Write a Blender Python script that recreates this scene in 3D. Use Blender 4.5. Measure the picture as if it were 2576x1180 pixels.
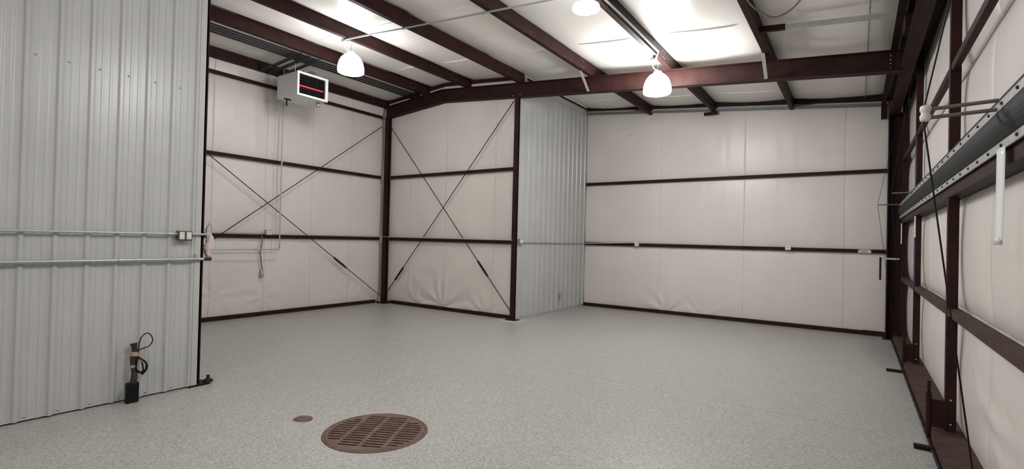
import bpy, bmesh, math, random
from mathutils import Vector, Matrix, noise
random.seed(7)
PI = math.pi
for o in list(bpy.data.objects):
    bpy.data.objects.remove(o)
SC = bpy.context.scene
COL = SC.collection

# ------------------------------------------------------------ camera
F_PX, YAW, PITCH, ROLL, CAM_Z = 1258.92, 34.5917, 0.5376, 1.3914, 1.6
a, t, r = map(math.radians, (YAW, PITCH, ROLL))
fw = Vector((-math.sin(a), math.cos(a), 0)); rt = Vector((math.cos(a), math.sin(a), 0)); up = Vector((0, 0, 1))
fw2 = fw*math.cos(t) + up*math.sin(t); up2 = up*math.cos(t) - fw*math.sin(t)
rt3 = rt*math.cos(r) + up2*math.sin(r); up3 = up2*math.cos(r) - rt*math.sin(r)
cam = bpy.data.cameras.new('camera'); cam.sensor_fit = 'HORIZONTAL'; cam.sensor_width = 36.0
cam.lens = F_PX/2576*36.0; cam.clip_start = 0.05; cam.clip_end = 200
cam_o = bpy.data.objects.new('camera', cam); COL.objects.link(cam_o)
m = Matrix((rt3, up3, -fw2)).transposed().to_4x4(); m.translation = (0, 0, CAM_Z)
cam_o.matrix_world = m
SC.camera = cam_o

# ------------------------------------------------------------ world, exposure
w = bpy.data.worlds.new('world'); SC.world = w; w.use_nodes = True
w.node_tree.nodes['Background'].inputs[0].default_value = (1, 1, 1, 1)
w.node_tree.nodes['Background'].inputs[1].default_value = 0.02
SC.view_settings.view_transform = 'Standard'; SC.view_settings.look = 'None'
SC.view_settings.exposure = -0.05; SC.view_settings.gamma = 1.0
SC.view_settings.use_curve_mapping = False
LAMP_E = 95.0            # emission of the acrylic domes
LAMP_C = (1.0, 0.99, 0.985)

# ------------------------------------------------------------ the place, metres
XL, YM, XW, YB = -9.47, 8.216, -5.62, 11.29      # eave wall, middle wall, panelled wall plane, back wall
XD = 0.53                                        # inner face of the big door's bottom beam
Y0 = -3.6                                        # behind the camera
YN = 2.44                                        # end of the near panelled wall
XK, ZK, SL = -7.57, 4.86, 0.085                  # ridge, rafter top there, roof slope
Z1, Z2 = 1.538, 3.009                            # girt heights
def zr(x): return ZK - SL*abs(x - XK)            # rafter top = purlin bottom
PUR = [-9.45, -8.10, -6.88, -5.52, -3.97, -2.56, -1.10]
PH = 0.21

# ------------------------------------------------------------ helpers
def srgb(r, g, b):
    f = lambda c: c/12.92 if c <= .04045 else ((c + .055)/1.055)**2.4
    return (f(r/255), f(g/255), f(b/255), 1)
class MB:
    def __init__(s): s.v = []; s.f = []; s.sm = []
    def add(s, vs, fs, smooth=False):
        b = len(s.v); s.v += [tuple(p) for p in vs]
        s.f += [tuple(b+i for i in q) for q in fs]; s.sm += [smooth]*len(fs); return s
    def box(s, lo, hi):
        x0, y0, z0 = lo; x1, y1, z1 = hi
        return s.add([(x0,y0,z0),(x1,y0,z0),(x1,y1,z0),(x0,y1,z0),(x0,y0,z1),(x1,y0,z1),(x1,y1,z1),(x0,y1,z1)],
                     [(0,3,2,1),(4,5,6,7),(0,1,5,4),(1,2,6,5),(2,3,7,6),(3,0,4,7)])
    def cbox(s, lo, hi, b=.004):
        x0, y0, z0 = lo; x1, y1, z1 = hi          # chamfered box: octagon-ish on all edges
        bm = bmesh.new(); bmesh.ops.create_cube(bm, size=1)
        for v in bm.verts:
            v.co = Vector((x0+(v.co.x+.5)*(x1-x0), y0+(v.co.y+.5)*(y1-y0), z0+(v.co.z+.5)*(z1-z0)))
        bmesh.ops.bevel(bm, geom=bm.edges[:], offset=b, segments=2, affect='EDGES', profile=.5)
        bm.verts.index_update()
        s.add([v.co.copy() for v in bm.verts], [[v.index for v in f.verts] for f in bm.faces]); bm.free(); return s
    def prism(s, poly, mapf, t0, t1):             # closed 2-D polygon swept from t0 to t1; mapf(u, v, t) -> xyz
        n = len(poly)
        vs = [mapf(u, v, t0) for u, v in poly] + [mapf(u, v, t1) for u, v in poly]
        fs = [(i, (i+1) % n, n+(i+1) % n, n+i) for i in range(n)]
        fs += [tuple(range(n-1, -1, -1)), tuple(range(n, 2*n))]
        return s.add(vs, fs)
    def tube(s, pts, rad, n=10, caps=True, closed=False):
        P = [Vector(p) for p in pts]; N = len(P); R = rad if isinstance(rad, (list, tuple)) else [rad]*N
        rings = []; prev = None
        for i in range(N):
            A = P[i-1] if (i or closed) else P[i]; B = P[(i+1) % N] if (i < N-1 or closed) else P[i]
            d = (B - A).normalized()
            if prev is None:
                x = d.cross(Vector((0, 0, 1)));
                if x.length < .05: x = d.cross(Vector((0, 1, 0)))
            else: x = prev - d*prev.dot(d)
            x.normalize(); prev = x; y = d.cross(x)
            rings.append([P[i] + (x*math.cos(2*PI*k/n) + y*math.sin(2*PI*k/n))*R[i] for k in range(n)])
        vs = [p for q in rings for p in q]; fs = []
        for i in range(N - (0 if closed else 1)):
            j = (i+1) % N
            for k in range(n):
                fs.append((i*n+k, i*n+(k+1) % n, j*n+(k+1) % n, j*n+k))
        s.add(vs, fs, True)
        if caps and not closed:
            s.add(rings[0], [tuple(range(n-1, -1, -1))]); s.add(rings[-1], [tuple(range(n))])
        return s
    def lathe(s, prof, c=(0, 0, 0), n=32, axis='Z'):   # prof: (radius, height)
        c = Vector(c); vs = []; fs = []
        for (rr, h) in prof:
            for k in range(n):
                A = 2*PI*k/n
                p = (rr*math.cos(A), rr*math.sin(A), h)
                if axis == 'X': p = (h, p[0], p[1])
                if axis == 'Y': p = (p[1], h, p[0])
                vs.append(c + Vector(p))
        for i in range(len(prof)-1):
            for k in range(n):
                fs.append((i*n+k, i*n+(k+1) % n, (i+1)*n+(k+1) % n, (i+1)*n+k))
        s.add(vs, fs, True)
        return s
    def build(s, name, mat, parent=None):
        me = bpy.data.meshes.new(name); me.from_pydata(s.v, [], s.f)
        me.polygons.foreach_set('use_smooth', s.sm); me.update()
        bm = bmesh.new(); bm.from_mesh(me); bmesh.ops.recalc_face_normals(bm, faces=bm.faces[:]); bm.to_mesh(me); bm.free()
        if mat: me.materials.append(mat)
        o = bpy.data.objects.new(name, me); COL.objects.link(o)
        if parent: o.parent = parent; o.matrix_parent_inverse = parent.matrix_basis.inverted()
        return o
def tag(o, label=None, cat=None, group=None, kind=None):
    if label: o['label'] = label
    if cat: o['category'] = cat
    if group: o['group'] = group
    if kind: o['kind'] = kind
    return o
def empty(name, loc, label=None, cat=None, group=None, kind=None):
    o = bpy.data.objects.new(name, None); o.empty_display_size = .1; COL.objects.link(o); o.location = loc
    return tag(o, label, cat, group, kind)
def copy_tree(o, delta=(0, 0, 0), parent=None):
    c = o.copy(); COL.objects.link(c)
    if parent: c.parent = parent
    else: c.location = o.location + Vector(delta)
    for ch in list(o.children): copy_tree(ch, parent=c)
    return c
def arc(c, rr, a0, a1, n, f):
    return [f(c[0]+rr*math.cos(a0+(a1-a0)*i/n), c[1]+rr*math.sin(a0+(a1-a0)*i/n)) for i in range(n+1)]

def smooth(P, n=6):
    out = []
    for i in range(len(P)-1):
        p0 = P[max(i-1, 0)]; p1 = P[i]; p2 = P[i+1]; p3 = P[min(i+2, len(P)-1)]
        for k in range(n):
            q = k/n
            out.append(tuple(.5*((2*p1[j]) + (-p0[j]+p2[j])*q + (2*p0[j]-5*p1[j]+4*p2[j]-p3[j])*q*q + (-p0[j]+3*p1[j]-3*p2[j]+p3[j])*q**3) for j in range(len(p1))))
    return out + [P[-1]]

# ------------------------------------------------------------ materials
def mat(name, col, rough=.5, metal=0., spec=.5, var=.0, vscale=6., bump=0., bscale=60., coat=0.):
    m = bpy.data.materials.new(name); m.use_nodes = True
    nt = m.node_tree; b = nt.nodes['Principled BSDF']
    b.inputs['Base Color'].default_value = col; b.inputs['Roughness'].default_value = rough
    b.inputs['Metallic'].default_value = metal; b.inputs['Specular IOR Level'].default_value = spec
    if coat: b.inputs['Coat Weight'].default_value = coat; b.inputs['Coat Roughness'].default_value = .2
    geo = nt.nodes.new('ShaderNodeNewGeometry')
    if var:
        n = nt.nodes.new('ShaderNodeTexNoise'); n.inputs['Scale'].default_value = vscale; n.inputs['Detail'].default_value = 5
        nt.links.new(geo.outputs['Position'], n.inputs['Vector'])
        mp = nt.nodes.new('ShaderNodeMapRange'); mp.inputs[1].default_value = .3; mp.inputs[2].default_value = .7
        mp.inputs[3].default_value = 1-var; mp.inputs[4].default_value = 1+var
        nt.links.new(n.outputs['Fac'], mp.inputs[0])
        mx = nt.nodes.new('ShaderNodeVectorMath'); mx.operation = 'SCALE'
        mx.inputs[0].default_value = col[:3]; nt.links.new(mp.outputs[0], mx.inputs['Scale'])
        nt.links.new(mx.outputs[0], b.inputs['Base Color'])
    if bump:
        n2 = nt.nodes.new('ShaderNodeTexNoise'); n2.inputs['Scale'].default_value = bscale; n2.inputs['Detail'].default_value = 3
        nt.links.new(geo.outputs['Position'], n2.inputs['Vector'])
        bp = nt.nodes.new('ShaderNodeBump'); bp.inputs['Strength'].default_value = bump; bp.inputs['Distance'].default_value = .01
        nt.links.new(n2.outputs['Fac'], bp.inputs['Height']); nt.links.new(bp.outputs[0], b.inputs['Normal'])
    return m
def emit(name, col, s):
    m = bpy.data.materials.new(name); m.use_nodes = True; nt = m.node_tree
    nt.nodes.clear(); e = nt.nodes.new('ShaderNodeEmission'); o = nt.nodes.new('ShaderNodeOutputMaterial')
    e.inputs[0].default_value = (*col[:3], 1); e.inputs[1].default_value = s
    nt.links.new(e.outputs[0], o.inputs[0]); return m
M = {}
M['brown'] = mat('red_oxide_steel', (.0275, .0108, .0093, 1), .55, spec=.12, var=.25, vscale=5, bump=.05, bscale=30)
M['brown_dusty'] = mat('dusty_red_oxide', (.060, .036, .028, 1), .7, spec=.15, var=.3, vscale=9)
M['galv'] = mat('galvanised_steel', (.42, .44, .44, 1), .40, metal=.5, var=.08, vscale=25)
M['darkpipe'] = mat('black_iron_pipe', (.009, .009, .010, 1), .5, spec=.25)
M['pvc'] = mat('painted_panel', (.46, .466, .457, 1), .33, var=.035, vscale=2.2, bump=.02, bscale=12)
M['vinyl'] = mat('vinyl_facing', (.705, .664, .620, 1), .36, var=.035, vscale=1.3, bump=.18, bscale=22)
M['vinylceil'] = mat('ceiling_vinyl', (.85, .82, .77, 1), .33, var=.03, vscale=1.1, bump=.10, bscale=14)
M['black'] = mat('black_rubber', (.012, .0115, .011, 1), .65, spec=.22, var=.3, vscale=14)
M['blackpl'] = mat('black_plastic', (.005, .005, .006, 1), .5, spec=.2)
M['heater'] = mat('light_grey_enamel', (.80, .81, .815, 1), .4)
M['white'] = mat('white_enamel', (.78, .80, .80, 1), .35)
M['void'] = mat('heater_interior', (.004, .004, .005, 1), .7, spec=.1)
M['louver'] = mat('dark_louver', (.022, .022, .024, 1), .45, spec=.3)
M['strut'] = mat('dull_strut_steel', (.10, .105, .105, 1), .5, metal=.4, var=.2, vscale=30)
M['red'] = emit('glowing_element', (1.0, .09, .10), 1.1)
M['led'] = emit('indicator_led', (.2, 1.0, .4), 3.0)
M['rust'] = mat('rusty_iron', (.110, .064, .045, 1), .62, var=.35, vscale=14, bump=.3, bscale=120)
M['pit'] = mat('pit_concrete', (.004, .0035, .003, 1), .9)
M['tape'] = mat('tan_tape', (.40, .27, .19, 1), .6, var=.2, vscale=60)
M['maroon'] = mat('dark_maroon_sleeve', (.035, .014, .014, 1), .55)
M['concrete'] = mat('pier_concrete', (.40, .39, .37, 1), .5, var=.12, vscale=30)
M['plate'] = mat('outlet_faceplate', (.72, .71, .66, 1), .4)
M['mulls'] = mat('dark_box_steel', (.13, .10, .10, 1), .4, metal=.6)
M['rag'] = mat('off_white_cloth', (.62, .52, .47, 1), .8, var=.15, vscale=30)
M['zincdark'] = mat('weathered_zinc', (.17, .19, .19, 1), .5, metal=.3, var=.15, vscale=25)
M['zinc'] = mat('dull_zinc', (.36, .37, .36, 1), .5, metal=.2, var=.1, vscale=20)
M['pulley'] = mat('white_nylon', (.70, .68, .60, 1), .4)
M['cable'] = mat('grey_cable', (.16, .14, .12, 1), .6)
M['seam'] = mat('seam_tape', (.30, .27, .24, 1), .6)
M['wallseam'] = mat('grimy_wall_seam', (.50, .475, .435, 1), .6, var=.35, vscale=5)
M['pink'] = mat('pink_print', (.55, .25, .24, 1), .5)
M['stickerred'] = mat('dark_red_print', (.10, .012, .015, 1), .5)
M['purple'] = mat('worn_purple_tape', (.045, .035, .075, 1), .5, var=.4, vscale=90)
M['dome'] = emit('glowing_acrylic', LAMP_C, LAMP_E)
M['ledpanel'] = emit('glowing_led_panel', LAMP_C, LAMP_E*1.05)

def floor_mat():
    m = bpy.data.materials.new('epoxy_flake_floor'); m.use_nodes = True; nt = m.node_tree
    b = nt.nodes['Principled BSDF']; geo = nt.nodes.new('ShaderNodeNewGeometry')
    def vor(scale):
        v = nt.nodes.new('ShaderNodeTexVoronoi'); v.inputs['Scale'].default_value = scale; v.inputs['Randomness'].default_value = 1
        nt.links.new(geo.outputs['Position'], v.inputs['Vector']); return v
    v1, v2 = vor(105), vor(190)
    def ramp(v, stops):
        s = nt.nodes.new('ShaderNodeSeparateColor'); nt.links.new(v.outputs['Color'], s.inputs[0])
        c = nt.nodes.new('ShaderNodeValToRGB'); c.color_ramp.interpolation = 'CONSTANT'
        while len(c.color_ramp.elements) < len(stops): c.color_ramp.elements.new(.5)
        for e, (p, col) in zip(c.color_ramp.elements, stops): e.position = p; e.color = (*col, 1)
        nt.links.new(s.outputs[0], c.inputs[0]); return c
    S = [(0, (.16, .157, .147)), (.16, (.36, .352, .328)), (.50, (.42, .412, .388)), (.74, (.31, .30, .277)), (.90, (.60, .592, .57))]
    r1, r2 = ramp(v1, S), ramp(v2, S)
    mx = nt.nodes.new('ShaderNodeMix'); mx.data_type = 'RGBA'; mx.inputs[0].default_value = .5
    nt.links.new(r1.outputs[0], mx.inputs[6]); nt.links.new(r2.outputs[0], mx.inputs[7])
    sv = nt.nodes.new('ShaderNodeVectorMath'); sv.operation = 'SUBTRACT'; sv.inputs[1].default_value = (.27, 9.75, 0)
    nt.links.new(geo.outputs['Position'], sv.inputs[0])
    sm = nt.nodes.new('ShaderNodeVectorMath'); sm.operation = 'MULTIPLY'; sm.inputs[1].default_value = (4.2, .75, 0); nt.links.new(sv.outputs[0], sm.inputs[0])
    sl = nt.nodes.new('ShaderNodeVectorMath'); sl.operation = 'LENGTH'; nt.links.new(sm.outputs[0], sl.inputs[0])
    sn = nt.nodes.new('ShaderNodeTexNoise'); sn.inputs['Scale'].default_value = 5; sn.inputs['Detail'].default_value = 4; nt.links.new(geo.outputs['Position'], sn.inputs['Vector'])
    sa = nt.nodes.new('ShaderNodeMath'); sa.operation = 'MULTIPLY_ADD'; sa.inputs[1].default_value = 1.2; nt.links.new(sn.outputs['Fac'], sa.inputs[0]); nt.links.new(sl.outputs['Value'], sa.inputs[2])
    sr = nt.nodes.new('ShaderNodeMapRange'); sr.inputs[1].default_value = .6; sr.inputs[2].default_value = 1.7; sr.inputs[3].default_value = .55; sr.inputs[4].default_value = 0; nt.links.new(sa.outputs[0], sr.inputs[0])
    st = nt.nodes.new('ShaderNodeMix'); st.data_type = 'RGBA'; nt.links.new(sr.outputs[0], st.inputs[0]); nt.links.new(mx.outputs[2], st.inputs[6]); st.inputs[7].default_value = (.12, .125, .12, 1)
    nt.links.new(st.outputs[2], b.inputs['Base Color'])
    b.inputs['Roughness'].default_value = .33; b.inputs['Specular IOR Level'].default_value = .5
    bp = nt.nodes.new('ShaderNodeBump'); bp.inputs['Strength'].default_value = .35; bp.inputs['Distance'].default_value = .003
    nt.links.new(v1.outputs['Distance'], bp.inputs['Height']); nt.links.new(bp.outputs[0], b.inputs['Normal'])
    return m
M['floor'] = floor_mat()
def smudge_panel():                  # panel paint with the black scuff low on the return wall
    m = M['pvc'].copy(); m.name = 'painted_panel_scuffed'; nt = m.node_tree; b = nt.nodes['Principled BSDF']
    src = b.inputs['Base Color'].links[0].from_socket
    geo = nt.nodes.new('ShaderNodeNewGeometry')
    v = nt.nodes.new('ShaderNodeVectorMath'); v.operation = 'SUBTRACT'; v.inputs[1].default_value = (XW, 10.12, .30)
    nt.links.new(geo.outputs['Position'], v.inputs[0])
    s = nt.nodes.new('ShaderNodeVectorMath'); s.operation = 'MULTIPLY'; s.inputs[1].default_value = (0, 10, 5.5)
    nt.links.new(v.outputs[0], s.inputs[0])
    l = nt.nodes.new('ShaderNodeVectorMath'); l.operation = 'LENGTH'; nt.links.new(s.outputs[0], l.inputs[0])
    n = nt.nodes.new('ShaderNodeTexNoise'); n.inputs['Scale'].default_value = 22; n.inputs['Detail'].default_value = 4
    nt.links.new(geo.outputs['Position'], n.inputs['Vector'])
    ad = nt.nodes.new('ShaderNodeMath'); ad.operation = 'MULTIPLY_ADD'; ad.inputs[1].default_value = 1.3
    nt.links.new(n.outputs['Fac'], ad.inputs[0]); nt.links.new(l.outputs['Value'], ad.inputs[2])
    mp = nt.nodes.new('ShaderNodeMapRange'); mp.inputs[1].default_value = .65; mp.inputs[2].default_value = 1.5
    mp.inputs[3].default_value = .85; mp.inputs[4].default_value = 0
    nt.links.new(ad.outputs[0], mp.inputs[0])
    mx = nt.nodes.new('ShaderNodeMix'); mx.data_type = 'RGBA'; nt.links.new(mp.outputs[0], mx.inputs[0])
    nt.links.new(src, mx.inputs[6]); mx.inputs[7].default_value = (.03, .03, .03, 1)
    nt.links.new(mx.outputs[2], b.inputs['Base Color']); return m
M['scuff'] = smudge_panel()

# ------------------------------------------------------------ floor with the drain opening
GX, GY, GR = -3.215, 2.77, .415
JX, JY = -5.95, 5.42
def floor():
    mb = MB(); xs = sorted([-9.75, JX-.008, JX, JX+.008, GX-.5, GX+.5, 1.0]); ys = sorted([Y0-.1, GY-.5, GY+.5, JY-.008, JY, JY+.008, YB+.3])
    idx = {}
    for x in xs:
        for y in ys:
            idx[x, y] = len(mb.v); mb.v.append((x, y, -.007 if (x == JX or y == JY) else 0))
    for i in range(len(xs)-1):
        for j in range(len(ys)-1):
            if xs[i] == GX-.5 and ys[j] == GY-.5: continue
            mb.f.append((idx[xs[i], ys[j]], idx[xs[i+1], ys[j]], idx[xs[i+1], ys[j+1]], idx[xs[i], ys[j+1]])); mb.sm.append(False)
    N = 64; out = []; inn = []; low = []
    for k in range(N):
        A = 2*PI*k/N + PI/4; c, s = math.cos(A), math.sin(A); q = .5/max(abs(c), abs(s))
        out.append((GX+c*q, GY+s*q, 0)); inn.append((GX+c*(GR+.004), GY+s*(GR+.004), 0)); low.append((GX+c*(GR+.004), GY+s*(GR+.004), -.05))
    fs = [(k, (k+1) % N, N+(k+1) % N, N+k) for k in range(N)] + [(N+k, N+(k+1) % N, 2*N+(k+1) % N, 2*N+k) for k in range(N)]
    mb.add(out+inn+low, fs)
    return tag(mb.build('floor', M['floor']), kind='structure')
fl = floor()
pit = MB().lathe([(GR-.03, -.05), (GR-.03, -.75), (.0, -.75)], (GX, GY, 0), 40).build('drain_pit', M['pit'], fl)

# ------------------------------------------------------------ insulation blankets
def blanket(name, u0, u1, v0, v1, pos, pinch_u, pinch_v, parent, mt, du=.04, dv=.04, amp=.035, fans=(), wr=.006, edge=.003, seed=0, seam=False):
    """strip between two seams; pos(u, v, d) gives xyz with d = bulge toward the room"""
    def axis(p0, p1, st, pinch):
        n = max(2, int(round((p1-p0)/st))); A = [p0+(p1-p0)*i/n for i in range(n+1)]
        for q in (p0+.006, p0+.02, p1-.006, p1-.02): A.append(q)
        for q in pinch:
            for e in (-.02, 0, .02):
                if p0 < q+e < p1: A.append(q+e)
        return sorted(set(round(x, 5) for x in A))
    U, V = axis(u0, u1, du, pinch_u), axis(v0, v1, dv, pinch_v)
    def pil(x, pinch):
        b = [p for p in pinch]; lo = max([p for p in b if p <= x], default=b[0]); hi = min([p for p in b if p > x], default=b[-1])
        if hi <= lo: return 0
        q = (x-lo)/(hi-lo); return max(0, 4*q*(1-q))**.45
    mb = MB(); vs = []; fs = []
    for u in U:
        eu = min(u-u0, u1-u); se = -edge*max(0, 1-eu/.02)
        for v in V:
            d = amp
            if pinch_u: d *= pil(u, pinch_u)
            if pinch_v: d *= pil(v, pinch_v)
            tp = min(1, eu/.18)*min(1, min(v-v0, v1-v)/.10)
            d += tp*wr*noise.noise(Vector((u*1.7+seed, v*.9, seed*1.3))) + tp*wr*.6*noise.noise(Vector((u*10+seed, v*1.1, 5.1)))
            for (fu, fv, R, A, k) in fans:
                x, y = u-fu, v-fv; rr = math.hypot(x, y); th = math.atan2(y, x)
                d += A*math.exp(-(rr/R)**2)*min(1, rr/.12)*math.sin(k*th + 2.2*noise.noise(Vector((th*1.5, rr*2, fu))))
            vs.append(pos(u, v, d+se))
    nv = len(V)
    for i in range(len(U)-1):
        for j in range(nv-1): fs.append((i*nv+j, (i+1)*nv+j, (i+1)*nv+j+1, i*nv+j+1))
    mb.add(vs, fs, True)
    o = mb.build(name, mt, parent)
    if seam:
        rv = []; n0 = 0
        for j in range(nv):
            p, q = Vector(vs[j]), Vector(vs[nv+j]); out = Vector(pos(u0, V[j], 1)) - Vector(pos(u0, V[j], 0))
            wob = .0015*noise.noise(Vector((V[j]*6, seed, 2)))
            for k in (-.0022, .0022):
                b_ = Vector(pos(u0+k+wob, V[j], 0)); b0 = Vector(pos(u0, V[j], 0)); rv.append(b_ + (p-b0) + out*.004)
        MB().add(rv, [(2*j, 2*j+1, 2*j+3, 2*j+2) for j in range(nv-1)], True).build('seam_line', M['wallseam'], parent)
    return o

# eave wall of the bay behind the left partition
wl = tag(MB().box((XL-.20, YN-.1, 0), (XL-.14, YM+.2, 5.05)).build('wall_left_rear', M['vinyl']), kind='structure')
S = [2.45, 4.30, 5.30, 6.30, 7.28, 8.17]
for i in range(len(S)-1):
    fans = [(5.30, .35, .35, .012, 6), (7.20, .15, .4, .010, 9), (4.42, .45, .5, .008, 7), (7.6, 4.7, .3, .012, 7), (6.5, 4.7, .3, .010, 8)]
    blanket('insulation_strip', S[i], S[i+1], .05, 4.98, lambda u, v, d: (XL-.075+d, u, v), [], [0, Z1, Z2, 4.45, 5.05], wl, M['vinyl'], amp=.04, fans=fans, seed=i*3.1, seam=i > 0)
# middle wall
wm = tag(MB().box((XL-.20, YM+.14, 0), (XW-.02, YM+.20, 5.1)).build('wall_middle', M['vinyl']), kind='structure')
S = [-9.47, -8.60, -7.50, -6.15, -5.60]
for i in range(len(S)-1):
    fans = [(-7.55, .05, .75, .020, 11), (-6.35, .0, .45, .016, 9), (-8.3, .05, .45, .010, 9), (-6.0, 3.6, .40, .005, 9)]
    blanket('insulation_strip', S[i], S[i+1], .05, 4.98, lambda u, v, d: (u, YM+.075-d, v), [], [0, Z1, Z2, 5.05], wm, M['vinyl'], amp=.045, fans=fans, seed=20+i*2.3, seam=i > 0)
# back wall
wb = tag(MB().box((XW-.1, YB+.14, 0), (.95, YB+.20, 5.0)).build('wall_back', M['vinyl']), kind='structure')
S = [-5.60, -3.72, -1.95, -.20, .44]
for i in range(len(S)-1):
    fans = [(-3.55, .02, .55, .016, 10), (-2.7, .0, .5, .010, 12), (-4.3, 4.3, .6, .008, 8)]
    blanket('insulation_strip', S[i], S[i+1], .05, 4.92, lambda u, v, d: (u, YB+.075-d, min(v, zr(u)+PH-.01)), [], [0, Z1, Z2, 4.95], wb, M['vinyl'], amp=.045, fans=fans, seed=40+i*1.7, seam=i > 0)

# ceiling blanket: strips run across the purlins
ce = tag(MB().prism([(-9.75, zr(-9.75)+PH+.06), (XK, ZK+PH+.06), (1.0, zr(1.0)+PH+.06), (1.0, zr(1.0)+PH+.12), (XK, ZK+PH+.12), (-9.75, zr(-9.75)+PH+.12)],
                    lambda u, v, t: (u, t, v), Y0-.1, YB+.3).build('ceiling', M['vinylceil']), kind='structure')
S = [Y0, -.3, 1.55, 3.40, 5.23, 7.06, 8.76, 10.42, YB+.15]
PB = [-9.62] + PUR[1:] + [.35, .80]
for i in range(len(S)-1):
    def cpos(u, v, d): return (u, v, zr(u)+PH+.012-d)
    blanket('insulation_strip', -9.62, .80, S[i], S[i+1], lambda u, v, d: cpos(u, v, d), PB, [], ce, M['vinylceil'], du=.10, dv=.16, amp=.055, wr=.010, seed=60+i*4.1, edge=0)
# the folded tabs at the blanket seams, one per roof bay
for y in S[1:-1]:
    for k in range(len(PUR)-1):
        x0, x1 = PUR[k]+.20, PUR[k+1]-.16
        if y > YM and x1 < XW+.2: continue
        pts = []
        for i in range(9):
            q = i/8; x = x0+(x1-x0)*q
            pts.append((x, y+.02*math.sin(q*3+k), zr(x)+PH+.012-.055*(max(0, 4*q*(1-q)))**.45+.004*math.sin(5*q)))
        mb = MB(); vs = []
        for p in pts: vs += [(p[0], p[1]-.004, p[2]+.01), (p[0], p[1]-.010, p[2]-.020), (p[0], p[1]+.002, p[2]-.016), (p[0], p[1]+.006, p[2]+.01)]
        fs = [(4*i+j, 4*i+(j+1) % 4, 4*i+4+(j+1) % 4, 4*i+4+j) for i in range(8) for j in range(4)]
        mb.add(vs, fs, True).build('seam_tab', M['vinylceil'], ce)
for x in (.085, .36):
    MB().box((x-.006, Y0, zr(x)+PH-.062), (x+.006, YB, zr(x)+PH-.052)).build('seam_line', M['seam'], ce)

# walls that close the room outside the frame
tag(MB().box((XW-.02, Y0-.16, 0), (1.0, Y0-.1, 5.0)).build('wall_front', M['vinyl']), kind='structure')

# ------------------------------------------------------------ ribbed metal panel walls (facing +X)
def rib_profile(y0, y1, ph, major, minor=.0035):
    """list of (y, height) along one panel; major ribs at y0 + k*pitch"""
    P = .2146; pts = [(y0, 0)]
    k = math.floor((y0-ph)/P) - 1
    while True:
        c = ph + k*P; k += 1
        if c - .03 > y1: break
        for (q, h, w, tw) in ((c, major, .026, .011), (c+P*.36, minor, .013, .006), (c+P*.64, minor, .013, .006)):
            for (yy, hh) in ((q-w, 0), (q-tw, h), (q+tw, h), (q+w, 0)):
                if y0 < yy < y1: pts.append((yy, hh))
    pts.append((y1, 0)); return pts
def panel(name, x, y0, y1, z0, z1f, ph, mt, parent, major=.019, minor=.0035):
    pts = rib_profile(y0, y1, ph, major, minor); vs = []; fs = []
    for (y, h) in pts: vs += [(x+h, y, z0), (x+h, y, z1f(y))]
    for i in range(len(pts)-1): fs.append((2*i, 2*i+2, 2*i+3, 2*i+1))
    for i in range(len(pts)-1):                       # returns to the backing at the foot, so the sheet has thickness
        b = len(vs); (ya, ha), (yb, hb) = pts[i], pts[i+1]
        vs += [(x+ha, ya, z0), (x+hb, yb, z0), (x+hb-.003, yb, z0), (x+ha-.003, ya, z0)]; fs.append((b, b+1, b+2, b+3))
    return MB().add(vs, fs).build(name, mt, parent)
def screws(name, pts, parent, x, rr=.0065):
    mb = MB()
    for (y, z) in pts: mb.lathe([(rr*1.5, 0), (rr*1.5, .002), (rr, .0025), (rr*.9, .007), (0, .008)], (x, y, z), 8, 'X')
    return tag(mb.build(name, M['galv'], parent), kind='stuff')
# near partition
wn = tag(MB().box((XW-.10, Y0, .03), (XW-.004, YN-.03, zr(XW)+PH)).build('wall_left', M['pvc']), kind='structure')
PHN = 1.30
edges = [Y0] + [PHN + .2146*(k+.5) for k in (-20, -16, -12, -8, -4, 0, 4)] + [YN-.02]
edges = [e for e in edges if e >= Y0]
for i in range(len(edges)-1):
    if edges[i+1]-edges[i] < .02: continue
    panel('metal_panel', XW, edges[i], edges[i+1], .012, lambda y: zr(XW)+PH-.01, PHN, M['pvc'], wn)
sp = []
for k in range(-12, 5):
    y = PHN + .2146*k + .055
    for z in (.042, 3.035): sp.append((y, z))
for z in (.05, .9, 1.99, 2.7, 3.62, 4.3): sp.append((YN-.09, z))
screws('screw_heads', sp, wn, XW)
MB().box((XW-.08, YN-.055, .012), (XW+.024, YN-.0, zr(XW)+PH-.01)).build('corner_trim', M['pvc'], wn)
MB().prism([(Y0, .0), (YN, .0), (YN, .028), (YN-.5, .020), (Y0, .018)], lambda u, v, t: (t, u, v), XW-.09, XW-.008).build('base_gap_shade_strip', M['blackpl'], wn)  # black strip painting in the shade of the gap under the wall

tag(MB().box((XL-.15, YN-.16, 0), (XW-.1, YN-.10, 5.1)).build('wall_partition_end', M['pvc']), kind='structure')

# return wall between middle wall and back wall
wr_ = tag(MB().box((XW-.10, YM+.1, 0), (XW-.004, YB+.1, zr(XW)+PH)).build('wall_return', M['pvc']), kind='structure')
e0 = YM+.0
PHR = YM + .05
edges = [YM+.0, PHR+.2146*3.5, PHR+.2146*7.5, PHR+.2146*11.5, YB-.02]
for i in range(4):
    panel('metal_panel', XW, edges[i], edges[i+1], .02, lambda y: 4.74, PHR, M['scuff'], wr_, major=.022, minor=.0008)
sp = []
for k in range(15):
    for z in (1.47, 3.05, 4.30): sp.append((PHR+.055+.2146*k, z))
screws('screw_heads', [s for s in sp if s[0] < YB-.05], wr_, XW)
tag(MB().prism([(YM+.09, 4.735), (YB-.01, 4.735), (YB-.01, zr(XW)+PH), (YM+.09, zr(XW)+PH)], lambda u, v, t: (t, u, v), XW-.003, XW+.036)
    .build('trim_1', M['pvc']), kind='structure')
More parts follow.
